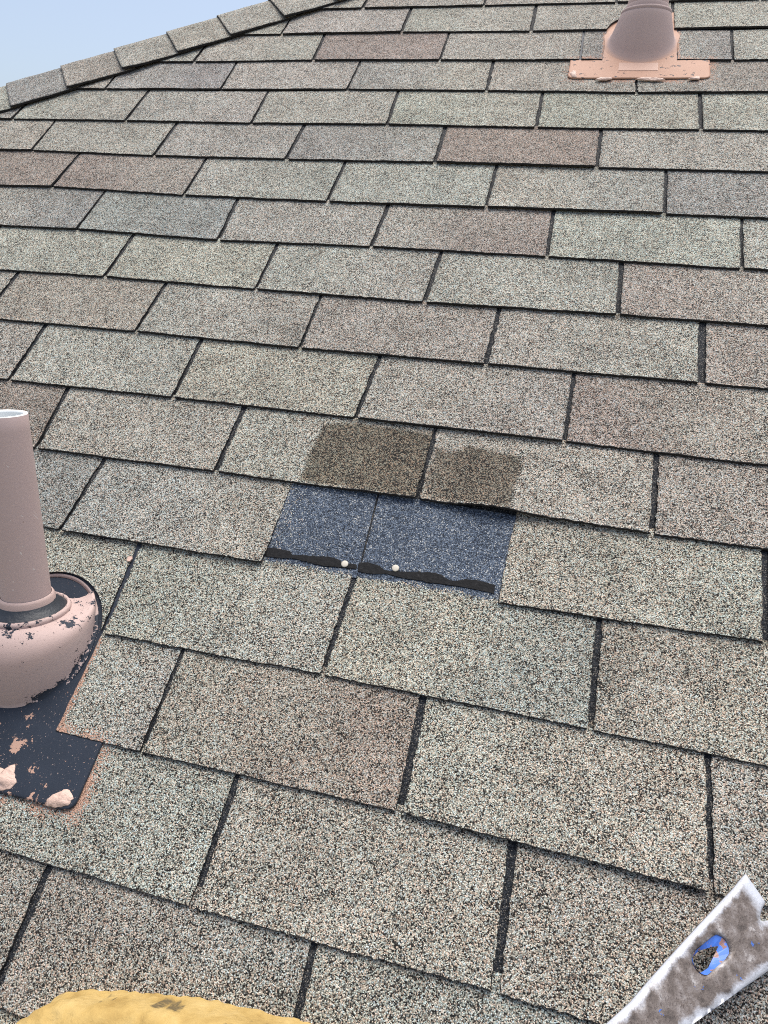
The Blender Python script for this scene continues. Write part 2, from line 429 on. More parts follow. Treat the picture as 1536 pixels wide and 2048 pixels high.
    for j in (0, max(1, ny // 3)):
        for i in range(0, W_):
            x, y, z = V[j * W_ + i]; V.append((x, y, max(.0004, z - T))); tint.append((1, 1, 1, 1)); mask.append((0, 0, 0, 1))
    for i in range(nx):
        F.append((base + i + 1, base + i, base + W_ + i, base + W_ + i + 1)); fm.append(1)
    smo = [q < nx * ny for q in range(len(fm))]
    return V, F, tint, mask, fm, smo
LIFT[1, 1] = lambda x: .0085 * math.exp(-((x - at(985, 1030).x) / .045) ** 2) + .002
LIFT[1, 0] = lambda x: .0035 * sm(at(600, 965).x, at(830, 1000).x, x)
for kn in ((0, -1), (2, 1), (4, 2), (6, 3), (7, 3), (-2, 0)): LIFT[kn] = (lambda a: (lambda x: a))(rnd.uniform(.001, .0025))

roof = thing('shingled_roof', Vector((0, 0, 0)), 'weathered tan three tab asphalt shingle roof with one tab missing', 'roof')
# decide which tabs are in view and how large
def tab_share(k, n):
    A, B, C, D = JT[k, n], JT[k, n + 1], JB[k, n], JB[k, n + 1]; c = 0
    P = [to_px(p) for p in (C, D, B, A)]
    if min(p[0] for p in P) < -9000: return 0
    area = abs(sum(P[i - 1][0] * P[i][1] - P[i][0] * P[i - 1][1] for i in range(4))) / 2
    for i in range(8):
        for j in range(8):
            s, t = (i + .5) / 8, (j + .5) / 8
            p = lerp(lerp(C, D, s), lerp(A, B, s), t)
            q = to_px(p)
            if 0 <= q[0] < 1536 and 0 <= q[1] < 2048 and (p - H0).dot(HP) > .13: c += 1
    return area * c / 64
jobs = []
for k in range(K0, K1):
    for n in range(N0, N1):
        if (k, n) == (0, 0): continue
        A, B, C, D = JT[k, n], JT[k, n + 1], JB[k, n], JB[k, n + 1]
        if C.y > Y_RIDGE - .01: continue
        if D.x < hip_x(D.y) + .01 and B.x < hip_x(B.y) + .01 : continue
        if C.x > 3.2: continue
        cut = {}
        lim = None
        if C.x < hip_x(A.y) + .02 :               # tab runs into the hip: trim it along the fold
            cut['xl_f'] = (lambda C=C, A=A, k=k, n=n: (lambda v: max(lerp(C.x, A.x, v) + slot(k, n) / 2, hip_x(lerp(C.y, A.y, v)) + .012)))()
            dmx = D.x - .02
            f0 = cut['xl_f']; cut['xl_f'] = (lambda f0=f0, D=D, B=B: (lambda v: min(f0(v), lerp(D.x, B.x, v) - .004)))()
            for q in range(1, 114):
                v = q / 100; yv = lerp(C.y, A.y, v)
                if lerp(D.x, B.x, v) - .006 < hip_x(yv) + .012:
                    cut['vmax'] = max(.03, v - .01); break
        sh = tab_share(k, n)
        if (k, n) == (-2, -2):
            xc = HOLE_L[0] + HOLE_L[2]
            cut['xl_f'] = lambda v, xc=xc: xc + .0015 * nz(v * 6, 3.3)
            jobs.append((sh, k, n, cut)); C2 = dict(cut)
            xa = HOLE_L[0] - HOLE_L[2]
            jobs.append((0, k, n, {'xr_f': lambda v, xa=xa: xa})); continue
        if (k, n) == (-1, -2):
            def arc(x, h=HOLE_L):
                d = h[2] ** 2 - (x - h[0]) ** 2
                return h[1] + math.sqrt(d) if d > 0 else -9
            cut['yb_f'] = arc; cut['nx'] = 150
        if (k, n) == (11, 5):
            def arc2(x, h=HOLE_R):
                d = h[2] ** 2 - (x - h[0]) ** 2
                return h[1] + math.sqrt(d) if d > 0 else -9
            cut['yb_f'] = arc2; cut['nx'] = 150
        if (k, n) == (10, 5):
            xa, xb = HOLE_R[0] - HOLE_R[2], HOLE_R[0] + HOLE_R[2]
            jobs.append((sh * .12, k, n, {'xr_f': lambda v, xa=xa: xa + .002 * nz(v * 5, 8.8), 'nx': 24}))
            jobs.append((sh * .37, k, n, {'xl_f': lambda v, xb=xb: xb + .002 * nz(v * 5, 4.8), 'nx': 56})); continue
        jobs.append((sh, k, n, cut))
jobs.sort(key=lambda j: -j[0])
rest = [[], [], [], [], [], []]
for idx, (sh, k, n, cut) in enumerate(jobs):
    kw = dict(cut)
    if sh == 0 and (k, n) not in ((-2, -2),): kw.update(nx=16, ny=5)
    V, F, tint, mask, fm, smo = tab_mesh(k, n, **kw)
    if idx < 100 and sh > 0:
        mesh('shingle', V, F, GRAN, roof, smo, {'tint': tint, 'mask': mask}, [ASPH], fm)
    else:
        o = len(rest[0]); rest[0] += V; rest[1] += [tuple(i + o for i in f) for f in F]
        rest[2] += tint; rest[3] += mask; rest[4] += fm; rest[5] += smo
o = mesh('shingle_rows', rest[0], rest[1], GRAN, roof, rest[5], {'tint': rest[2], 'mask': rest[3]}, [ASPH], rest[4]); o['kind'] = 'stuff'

# what shows in the slots: the unexposed part of the course below, slot shade painted in, one sheet just under the tabs
yb = K0 * EXPO * TAB
und = [(hip_x(yb), yb, -.0006), (3.3, yb, -.0006), (3.3, Y_RIDGE, -.0006), (hip_x(Y_RIDGE), Y_RIDGE, -.0006)]
mesh('underlayer', und, [(0, 1, 2, 3)], HEAD, roof, attrs={'tint': [(1, 1, 1, 1)] * 4, 'mask': [(0, 0, 0, 1)] * 4})

# the bare patch: two pieces of dark blue headlap that meet at a joint, tar strip and nails
def slab(name, outline, z0, z1, mat, parent, jitter=0.0, dome=0.0, attrs=None, zf=None):
    """Thin body with the given outline (roof frame points), slightly domed."""
    pts = []
    for i in range(len(outline)):
        a, b = Vector(outline[i - 1]), Vector(outline[i]); L = (b - a).length; m_ = max(1, int(L / .0025))
        for q in range(m_): pts.append(a + (b - a) * (q / m_))
    c = sum(pts, Vector()) / len(pts)
    pts = [p + (p - c).normalized() * jitter * (nz(p.x * 300, p.y * 300) + nz(p.x * 900, p.y * 900, 4)) for p in pts]
    V, F = [], []; N = len(pts)
    zz = zf or (lambda x, y: 0.0)
    for s, z in ((1, z0), (1, z1 * .75 + z0 * .25), (.96, z1)):
        for p in pts:
            x, y = c.x + (p.x - c.x) * s, c.y + (p.y - c.y) * s
            V.append((x, y, z + zz(x, y)))
    for r in range(2):
        for i in range(N): F.append((r * N + i, r * N + (i + 1) % N, (r + 1) * N + (i + 1) % N, (r + 1) * N + i))
    if dome:
        for s in (.75, .45):
            for p in pts:
                x, y = c.x + (p.x - c.x) * s, c.y + (p.y - c.y) * s
                V.append((x, y, z1 + dome * (1 - s * s) * (1 + 1.2 * nz(x * 160, y * 160, 2)) + zz(x, y)))
        for r in (2, 3):
            for i in range(N): F.append((r * N + i, r * N + (i + 1) % N, (r + 1) * N + (i + 1) % N, (r + 1) * N + i))
        V.append((c.x, c.y, z1 + dome * (1 + .8 * nz(c.x * 160, c.y * 160, 2)) + zz(c.x, c.y)))
        F += [(4 * N + i, 4 * N + (i + 1) % N, len(V) - 1) for i in range(N)]
    else: F.append(tuple(2 * N + i for i in range(N)))
    at_ = {k: [v] * len(V) for k, v in (attrs or {}).items()}
    return mesh(name, V, F, mat, parent, bool(dome), at_ or None)
def patch(name, pxs, mat):
    P = [at(a, b, .0008) for a, b in pxs]; g = 60; V, F, ti, mk = [], [], [], []
    for j in range(g + 1):
        for i in range(g + 1):
            p = lerp(lerp(P[0], P[1], i / g), lerp(P[3], P[2], i / g), j / g)
            V.append((p.x, p.y, .0008 + .0003 * nz(p.x * 40, p.y * 40)))
            edge = min(i, g - i) / g
            ti.append((1, 1, 1, 1))
            # a few tan granules washed in along the rim
            mk.append((1.0 - .35 * (1 - sm(0, .05, abs(p.x - at(520, 1130).x) )) * .5, 0, 0, 1))
    for j in range(g):
        for i in range(g):
            a = j * (g + 1) + i; F.append((a, a + 1, a + g + 2, a + g + 1))
    return mesh(name, V, F, mat, roof, True, {'tint': ti, 'mask': mk})
pl = o = patch('exposed_headlap', [(520, 1124), (712.6, 1156), (756, 985), (590, 955)], GRAN); o['label'] = 'dark blue bare granules to the left of the joint'
pr = o = patch('exposed_headlap', [(716.4, 1156.5), (1000, 1206), (1036, 1032), (760, 985)], GRAN); o['label'] = 'dark blue bare granules to the right of the joint'
c4 = lambda pts: [at(500 + a / 4.8, 950 + b / 4.8, .0012) for a, b in pts]
c5 = lambda pts: [at(780 + a / 5.12, 1000 + b / 5.12, .0012) for a, b in pts]
slab('tar_strip', c4([(165, 700), (250, 705), (380, 730), (400, 765), (540, 775), (640, 780), (760, 785), (850, 810), (900, 850), (1022, 860),
                      (1017, 905), (900, 890), (720, 880), (540, 835), (400, 800), (300, 800), (150, 785), (135, 760)]), .0006, .0022, SEAL, pl, .0019)
slab('tar_strip', c4([(1036, 846), (1130, 840), (1230, 870), (1270, 910), (1345, 925)]) + c5([(90, 730), (250, 740), (330, 735), (450, 745), (530, 765), (560, 800), (640, 830),
      (700, 835), (780, 815), (880, 820), (1040, 860), (1075, 872), (1060, 960), (980, 940), (860, 915), (700, 885), (540, 865), (420, 855), (250, 820), (100, 795)]) + c4([(1300, 948), (1200, 952), (1100, 944), (1030, 925)]), .0006, .0022, SEAL, pr, .0019)
def disc(c, r, h, seg=20):
    V, F = [], []
    for rr, z in ((1, 0), (1, .5), (.8, .85), (.4, 1.0)):
        for i in range(seg):
            a = 2 * math.pi * i / seg; V.append((c.x + r * rr * math.cos(a), c.y + r * rr * math.sin(a), c.z + h * z))
    for q in range(3):
        for i in range(seg): F.append((q * seg + i, q * seg + (i + 1) % seg, (q + 1) * seg + (i + 1) % seg, (q + 1) * seg + i))
    F.append(tuple(3 * seg + i for i in range(seg))); return V, F
for a, b in ((689.5, 1128), (791, 1136.5)):
    V, F = disc(at(a, b, .0024), .0047, .0013); mesh('nail_head', V, F, NAILM, pl if a < 720 else pr, True)

# hip caps: sheets bent over the fold, each lapping the one below it
def hip_cap(s0, s1, seed, col, lift):
    """s0..s1: along the fold (lower to upper end)."""
    L = s1 - s0; nu, nw = 40, 44; V, ti, mk, F, fm = [], [], [], [], []
    half = .132
    top = []
    for j in range(nw + 1):
        w = -half + 2 * half * j / nw            # <0: this slope, >0: the far slope
        for i in range(nu + 1):
            u = i / nu; s = s0 + L * u + .001 * nz(w * 30, seed) * (1 - u) + .0006 * nz(w * 160, seed) * (1 - u)
            rb = .020                             # soft fold
            aw = abs(w)
            hgt = 0.0095 + .0035 * (1 - u) - .002 * u + lift * (1 - u) ** 2 * sm(.05, half, aw) + .0009 * nz(s * 25, w * 25, seed)
            hgt *= 1.0
            flap = HP if w < 0 else AQ; nrm = Vector((0, 0, 1)) if w < 0 else ADJ_N
            e = .0014 * nz(s * 60, seed + 3) * (aw > half * .98)
            p = H0 + HD * s + flap * (aw + e + .004 * (1 - u) * sm(.06, half, aw))
            t = 1 - sm(0, rb, aw)
            nn = (nrm * (1 - .5 * t) + (ADJ_N if w < 0 else Vector((0, 0, 1))) * .5 * t).normalized()
            p = p + nn * hgt - Vector((0, 0, 1)) * .0035 * t
            V.append(p); mm = 1 + .07 * nz(s * 9, w * 9, seed)
            ti.append([c * mm for c in col] + [1]); mk.append((0, 0, 0, 1))
    W_ = nu + 1
    for j in range(nw):
        for i in range(nu):
            a = j * W_ + i; F.append((a, a + 1, a + W_ + 1, a + W_)); fm.append(0)
    def skirt(idx, nf):
        base = len(V)
        for q in idx:
            j = q // W_; w = -half + 2 * half * j / nw
            V.append(V[q] - (Vector((0, 0, 1)) if w < 0 else ADJ_N) * .0045); ti.append(ti[q]); mk.append((0, 0, 0, 1))
        for q in range(len(idx) - 1): F.append((idx[q], idx[q + 1], base + q + 1, base + q)); fm.append(1)
    skirt([j * W_ for j in range(nw + 1)], 0); skirt([i for i in range(W_ - 1, -1, -1)], 0); skirt([nw * W_ + i for i in range(W_)], 0)
    # underside
    base = len(V)
    for j in range(0, nw + 1):
        w = -half + 2 * half * j / nw
        for i in (0, nu):
            V.append(V[j * W_ + i] - (Vector((0, 0, 1)) if w < 0 else ADJ_N) * .0045); ti.append((1, 1, 1, 1)); mk.append((0, 0, 0, 1))
    for j in range(nw): F.append((base + 2 * j, base + 2 * j + 2, base + 2 * j + 3, base + 2 * j + 1)); fm.append(1)
    mesh('hip_cap', V, F, GRAN, roof, [m_ == 0 for m_ in fm], {'tint': ti, 'mask': mk}, [ASPH], fm)
marks = [(17, 175), (125, 140), (231, 107), (337, 75), (437, 40), (540, 6)]
S = [(at(*m_) - H0).dot(HD) for m_ in marks]
st = (S[-1] - S[0]) / (len(S) - 1)
S = [S[0] - st * i for i in range(4, 0, -1)] + S + [S[-1] + st * i for i in range(1, 9)]
caps_col = ['N', 'N', 'N', 'G', 'B', 'r', 'N', 'T', 'N', 'N', 'N', 'b', 'N', 'r', 'N', 'N', 'N', 'N']
for i in range(len(S) - 1):
    if (H0 + HD * S[i]).y > Y_RIDGE - .02: continue
    hip_cap(S[i], S[i + 1] + .03, 11.3 * i + 2, TINT[caps_col[i]], (.002, .004, .006, .003)[i % 4])

# the neighbouring slope behind the hip: sawtooth courses with slots, one sheet
def far_slope():
    V, F, ti, mk, fm = [], [], [], [], []
    ax = (M.to_3x3().inverted() @ Vector((0, 1, 0))).normalized()      # its eave direction
    up = ADJ_N.cross(ax).normalized()
    if (M.to_3x3() @ up).z < 0: up = -up
    O = H0
    for r in range(-16, 24):
        for c in range(-26, 20):
            u0 = (c + (.4 * r) % 1) * TAB + .004; u1 = u0 + TAB - .008
            v0, v1 = r * .127, (r + 1.1) * .127
            # stay on the far side of the fold
            P = [O + ax * u0 + up * v0, O + ax * u1 + up * v0, O + ax * u1 + up * v1, O + ax * u0 + up * v1]
            if min((p - O).dot(AQ) for p in P) < -.5 or max((p - O).dot(AQ) for p in P) < .25: continue
            if sum((p - O).dot(AQ) > .004 for p in P) < 2: continue
            cc = TINT[rnd.choice('NNNTGrb')]; base = len(V)
            for p in P:
                d = (p - O).dot(AQ)
                if d < .004: p = p + ax * (1 if ax.dot(AQ) > 0 else -1) * ((.004 - d) / abs(ax.dot(AQ)))
                V.append(p)
            V[base] += ADJ_N * .0054; V[base + 1] += ADJ_N * .0054; V[base + 2] += ADJ_N * .001; V[base + 3] += ADJ_N * .001
            V += [V[base] - ADJ_N * .005, V[base + 1] - ADJ_N * .005]
            F += [(base, base + 1, base + 2, base + 3), (base + 4, base + 5, base + 1, base)]; fm += [0, 1]
            ti += [(*cc, 1)] * 6; mk += [(0, 0, 0, 1)] * 6
    o = mesh('far_slope', V, F, GRAN, roof, False, {'tint': ti, 'mask': mk}, [ASPH], fm)
far_slope()
# ridge cap and back slope so that the roof is closed
rx0 = hip_x(Y_RIDGE)
bk = M.to_3x3().inverted() @ Vector((0, math.cos(PITCH), -math.sin(PITCH)))
R0, R1 = Vector((rx0, Y_RIDGE, 0)), Vector((3.3, Y_RIDGE, 0))
mesh('back_slope', [R0, R1, R1 + bk * 3, R0 + bk * 3], [(0, 1, 2, 3)], GRAN, roof, attrs={'tint': [(1, 1, 1, 1)] * 4, 'mask': [(0, 0, 0, 1)] * 4})

# ------------------------------------------------------------------ pipe vents
def rings(name, R, mat, parent, seg=72, cap=False, attr=None, mats=None, fmf=None):
    """Loft through rings (centre, x axis vector, y axis vector)."""
    V, F, A_, fm = [], [], [], []
    for qi, (c, ex, ey) in enumerate(R):
        for i in range(seg):
            a = 2 * math.pi * i / seg; p = c + ex * math.cos(a) + ey * math.sin(a); V.append(p)
            if attr: A_.append(attr(qi, a, p))
    for q in range(len(R) - 1):
        for i in range(seg):
            F.append((q * seg + i, q * seg + (i + 1) % seg, (q + 1) * seg + (i + 1) % seg, (q + 1) * seg + i)); fm.append(fmf(q) if fmf else 0)
    if cap: F.append(tuple((len(R) - 1) * seg + i for i in range(seg))); fm.append(fmf(len(R) - 1) if fmf else 0)
    return mesh(name, V, F, mat, parent, True, {'peel': A_} if attr else None, mats, fm if fmf else None)

PROF_L = [(0.0, 1.06, 0), (.02, 1.0, .02), (.10, .995, .08), (.30, .985, .2), (.55, .97, .4), (.75, .94, .55), (.85, .89, .62), (.91, .80, .70), (.955, .65, .82), (.985, .42, .93), (1.0, .2, 1.0), (1.005, 0.0, 1.0)]
PROF_R = [(0.0, 1.18, 0), (.03, 1.03, .02), (.09, .89, .08), (.2, .76, .2), (.38, .60, .4), (.58, .42, .6), (.76, .27, .8), (.88, .17, .92), (.95, .10, 1.0), (.98, .06, 1.0), (1.0, .03, 1.0), (1.0, 0.0, 1.0)]
def vent(label, base, rx, ry, h, axis, r_top, r_pipe, pipe_len, pipe_open, flange, peelf, flange_mat_attr, group, ring_style):
    root = thing('vent_pipe', base, label, 'vent pipe', group)
    axis = axis.normalized(); X = Vector((1, 0, 0)); X2 = (X - axis * X.dot(axis)).normalized(); Y2 = axis.cross(X2)
    Yr = Vector((0, 1, 0)); T = base + axis * h
    prof = PROF_L if pipe_open else PROF_R
    Rg = []
    for f, s, bl in prof:
        c = base.lerp(T, f)
        ex = (X * (1 - bl) + X2 * bl).normalized(); ey = (Yr * (1 - bl) + Y2 * bl).normalized()
        a = lerp(r_top, lerp(rx, r_top * 1.0, 0), s) if s < 1 else rx * s
        b = lerp(r_top, ry, s) if s < 1 else ry * s
        # blend ellipse to circle going up
        b = lerp(b, a, bl)
        Rg.append((c, ex * a, ey * b))
    bt = rings('boot', Rg, PAINT, root, 96, attr=peelf)
    ax2 = lambda r, d: (T + axis * d, X2 * r, Y2 * r)
    # bead round the mouth of the boot
    rings('rim', [ax2(r_top + .0005, -.001), ax2(r_top + .0015, .003), ax2(r_top, .0062), ax2(r_top - .0028, .0068), ax2(r_top - .0038, .003), ax2(r_top - .0038, -.002)], PAINT, bt, 72, attr=ring_style)
    rr = r_top - .0038
    rings('gasket', [ax2(rr + .001, .003), ax2(rr - .0022, .0066), ax2((rr + r_pipe) / 2 + .0015, .0095), ax2(r_pipe + .0050, .0145), ax2(r_pipe + .0036, .0165)], RUBBER if pipe_open else PAINT, bt, 72,
          attr=(lambda q, a, p: (.0, .0, 0, 1)))
    rings('sleeve', [ax2(r_pipe + .0042, .0150), ax2(r_pipe + .0034, .022), ax2(r_pipe + .0022, .0245), ax2(r_pipe + .0006, .0252)], PAINT, bt, 72,
          attr=(lambda q, a, p: (.12 if pipe_open else .05, .15, 0, 1)))
    P = [ax2(r_pipe, -.01)] + [ax2(r_pipe, pipe_len * i / 14) for i in range(15)]
    if pipe_open:
        P += [ax2(r_pipe - .0003, pipe_len + .0005), ax2(r_pipe - .0045, pipe_len + .0005), ax2(r_pipe - .005, pipe_len - .002), ax2(r_pipe - .005, pipe_len - .12)]
        pp = rings('pipe', P, PIPEM, root, 64, mats=[WHITE, RUBBER], fmf=lambda q: 0 if q < 15 else 1)
        # uneven white cut end
    else: rings('pipe', P, PIPEM, root, 64)
    return root, T, axis

UPV = Vector((0, math.sin(PITCH), math.cos(PITCH)))         # plumb, in the roof frame
def flange_mesh(root, fl, ytop, surf, attrf, mat):
    xl, xr, ybt = fl; nx, ny = 90, 110; V, F, A_ = [], [], []
    rc = .013
    for j in range(ny + 1):
        y = lerp(ybt, ytop, (j / ny) ** 1.0)
        ins = 0
        if y - ybt < rc: ins = rc - math.sqrt(max(0, rc * rc - (rc - (y - ybt)) ** 2))
        for i in range(nx + 1):
            x = lerp(xl + ins, xr - ins, i / nx) + .0008 * nz(y * 30, i // nx)
            e = min(i, nx - i) == 0 or j == 0
            z = surf(x, y) + .0007 * nz(x * 24, y * 24, 3) + (0 if not e else -.0006)
            V.append((x, y + (.0012 * nz(x * 20, 7) if j == 0 else 0), z)); A_.append(attrf(x, y))
    W_ = nx + 1
    for j in range(ny):
        for i in range(nx):
            a = j * W_ + i; F.append((a, a + 1, a + W_ + 1, a + W_))
    bnd = [i for i in range(W_)] + [j * W_ + nx for j in range(1, ny + 1)]
    bnd = [j * W_ for j in range(ny, 0, -1)] + bnd
    base = len(V)
    for q in bnd: V.append((V[q][0], V[q][1], V[q][2] - .0018)); A_.append(A_[q])
    for q in range(len(bnd) - 1): F.append((bnd[q + 1], bnd[q], base + q, base + q + 1))
    return mesh('flange', V, F, mat, root, True, {'peel': A_})
def plate_surf(kb):
    """Top of a flashing plate that lies over course kb and runs up under course kb+1."""
    def f(x, y):
        yj = butt_y(kb + 1, x); v = (y - butt_y(kb, x)) / (EXPO * TAB)
        if y < yj: return .0056 - .0044 * max(0, min(1, v)) + .0030
        return lerp(.0040, .0006, min(1, (y - yj) / .075))
    return f

# left vent: tall white-topped pipe, paint flaking off its boot and flange
bL = Vector((-.872 * TAB, -.505 * TAB, .0015))
axL = Vector((-.03, math.sin(math.radians(42)), math.cos(math.radians(42))))
def peel_L(q, a, p):
    f = q / 11.0; s = math.sin(a); c = math.cos(a)
    v = .02
    if q >= 8: v = .36 + .25 * nz(a * 2, q)                       # flaked round the shoulder
    if q >= 5 and c > .2 and s > -.1: v = max(v, .34 + .2 * nz(a * 3, q))
    if q <= 2 and c > .1 and s < .35: v = max(v, .50)
    if q <= 1 and s < .5: v = max(v, .66)
    if s < -.9 and 1 <= q <= 6: v = .0
    return (v, .12 if q > 4 else .0, 0, 1)
dL, dR = None, None
def flange_peel_L(x, y):
    xr, yb = FL_L[1], FL_L[2]
    v = .93 + .12 * nz(x * 14, y * 22, 2)
    ex = min(xr - x, y - yb)
    v -= .16 * (1 - sm(0, .025, ex))
    # remains of paint in the middle of the plate
    c = at(38, 1490, .003); d = math.hypot((x - c.x) / 1.0, (y - c.y) / 2.2)
    v -= .42 * (1 - sm(.005, .022, d))
    c = at(60, 1545, .003); d = math.hypot(x - c.x, y - c.y); v -= .2 * (1 - sm(.004, .02, d))
    return (v, .8, 0, 1)
vl, TL, aL = vent('tall mauve pipe with white open top in a flaking boot on navy flashing', bL, .262 * TAB, .292 * TAB, .041, axL, .0480, .0285, .252, True, FL_L, peel_L, None,
                  'vent pipes', lambda q, a, p: (.38 + .2 * nz(a * 3, q), .1, 0, 1))
fl_L = flange_mesh(vl, FL_L, .02, plate_surf(-3), flange_peel_L, PAINT)
zL = plate_surf(-3)
def dab(root, px, zf, h):
    P = [at(a, b, .006) for a, b in px]
    slab('caulk_dab', P, -.0008, .0009, CAULK, root, .0012, h, zf=zf)
dab(fl_L, [(-40, 1540), (0, 1535), (12, 1540), (22, 1530), (30, 1528), (30, 1545), (33, 1565), (22, 1578), (0, 1582), (-40, 1575)], zL, .0042)
dab(fl_L, [(93, 1612), (96, 1598), (106, 1590), (128, 1579), (139, 1580), (147, 1597), (138, 1611), (112, 1615)], zL, .0032)

# right vent: boot and flange fully painted, flange more orange
bR = Vector((1.400 * TAB, 4.40 * TAB, .0015))
axR = Vector((.01, 0, 0)) + UPV
def peel_R(q, a, p): return (.0, .95 * (1 - sm(.5, 2.5, q)), 0, 1)
def flange_R(x, y):
    if y > butt_y(10, x) - .001 and abs(x - HOLE_R[0]) > HOLE_R[2]: return (1, 0, 0, 1)
    return (.14 + .30 * max(0, nz(x * 50, y * 160, 4)), 1.0, 0, 1)
vr, TR, aR = vent('short mauve vent with pink painted flashing near the top of the roof', bR, .232 * TAB, .278 * TAB, .051, axR, .0500, .0375, .17, False, FL_R, peel_R, None,
                  'vent pipes', lambda q, a, p: (.0, .05, 0, 1))
fl_R = flange_mesh(vr, FL_R, 4.85 * TAB, plate_surf(9), flange_R, PAINT)
zR = plate_surf(9)
dab(fl_R, [(1139, 147), (1146, 141), (1153, 143), (1153, 156), (1144, 155)], zR, .003)
dab(fl_R, [(1190, 161), (1197, 157), (1222, 156), (1224, 159), (1212, 162)], zR, .002)
dab(fl_R, [(1270, 160), (1278, 157), (1325, 158), (1330, 161), (1310, 163)], zR, .002)
dab(fl_R, [(1375, 160), (1384, 156), (1400, 155), (1398, 160)], zR, .002)
# raised label frame moulded into the flange
PLT = [at(1236, 144, .004), at(1315, 144, .004), at(1316, 127, .004), at(1238, 127, .004)]
zc = (lambda x, y: zR(x, y))
slab('moulded_panel', PLT, -.0005, .0011, plain('pink_panel', (.48, .29, .215), .6, (.44, .27, .2), 150), fl_R, .0002, zf=zc)

# ------------------------------------------------------------------ pry bar
def pry_material():
    t = NT('worn_steel'); co = t.coord()
    wa = t.attr('wear_shine'); ws = t.n('ShaderNodeSeparateColor'); t.l(wa.outputs['Color'], ws.inputs[0])
    n = t.noise(75, 5, .65, co); n2 = t.noise(480, 3, .65, co); n3 = t.noise(32, 3, .5, co); n4 = t.noise(55, 3, .6, co)
    base = t.ramp(n, [(.3, (.055, .045, .040)), (.47, (.125, .102, .09)), (.6, (.20, .175, .165)), (.72, (.40, .38, .37))])
    base = t.mix(t.math('MULTIPLY', t.math('GREATER_THAN', n2, .60), .6), base, (.05, .035, .03))
    bl = t.math('GREATER_THAN', t.math('ADD', t.math('MULTIPLY', n4, .7), t.math('MULTIPLY', n2, .3)), .66)
    base = t.mix(bl, base, (.05, .13, .42))
    e = t.math('ADD', ws.outputs[0], t.math('MULTIPLY', t.math('SUBTRACT', t.math('ADD', t.math('MULTIPLY', n, .55), t.math('MULTIPLY', n2, .45)), .5), 1.5))
    f = t.maprange(e, .20, .85, 0.0, 1.0)
    t.l(t.mix(f, base, (.50, .52, .57)), t.b.inputs['Base Color'])  # pale edge: worn metal plus sky reflection painted into the colour
    t.l(t.maprange(f, 0, 1, .25, .15), t.b.inputs['Metallic'])
    t.l(t.maprange(f, 0, 1, .5, .38), t.b.inputs['Roughness'])
    t.bump(n2, .0008, .5)
    return t.m
STEEL = pry_material()
BLUE = NT('chipped_blue_paint')
_n = BLUE.noise(160, 4, .6, BLUE.coord())
BLUE.l(BLUE.ramp(_n, [(.3, (.05, .14, .50)), (.57, (.06, .17, .58)), (.60, (.28, .15, .12)), (.8, (.22, .13, .11))]), BLUE.b.inputs['Base Color'])
BLUE.b.inputs['Roughness'].default_value = .45
def zbar(t): return lerp(.010, .135, t)       # the bar rises from its tip on the shingles to its hooked end on the foam
def bar_pt(t):
    """Centre line; t = 0 at the claw tip."""
    A_ = at(1554, 1817, zbar(0)); B_ = at(1305, 2048, zbar(.62))
    return A_ + (B_ - A_) * (t / .62)
A0, B0 = bar_pt(0), bar_pt(1.0)
LEN = (B0 - A0).length; dirv = (B0 - A0).normalized()
side = dirv.cross(Vector((0, 0, 1))).normalized(); nrmb = side.cross(dirv).normalized()
if nrmb.z < 0: nrmb = -nrmb
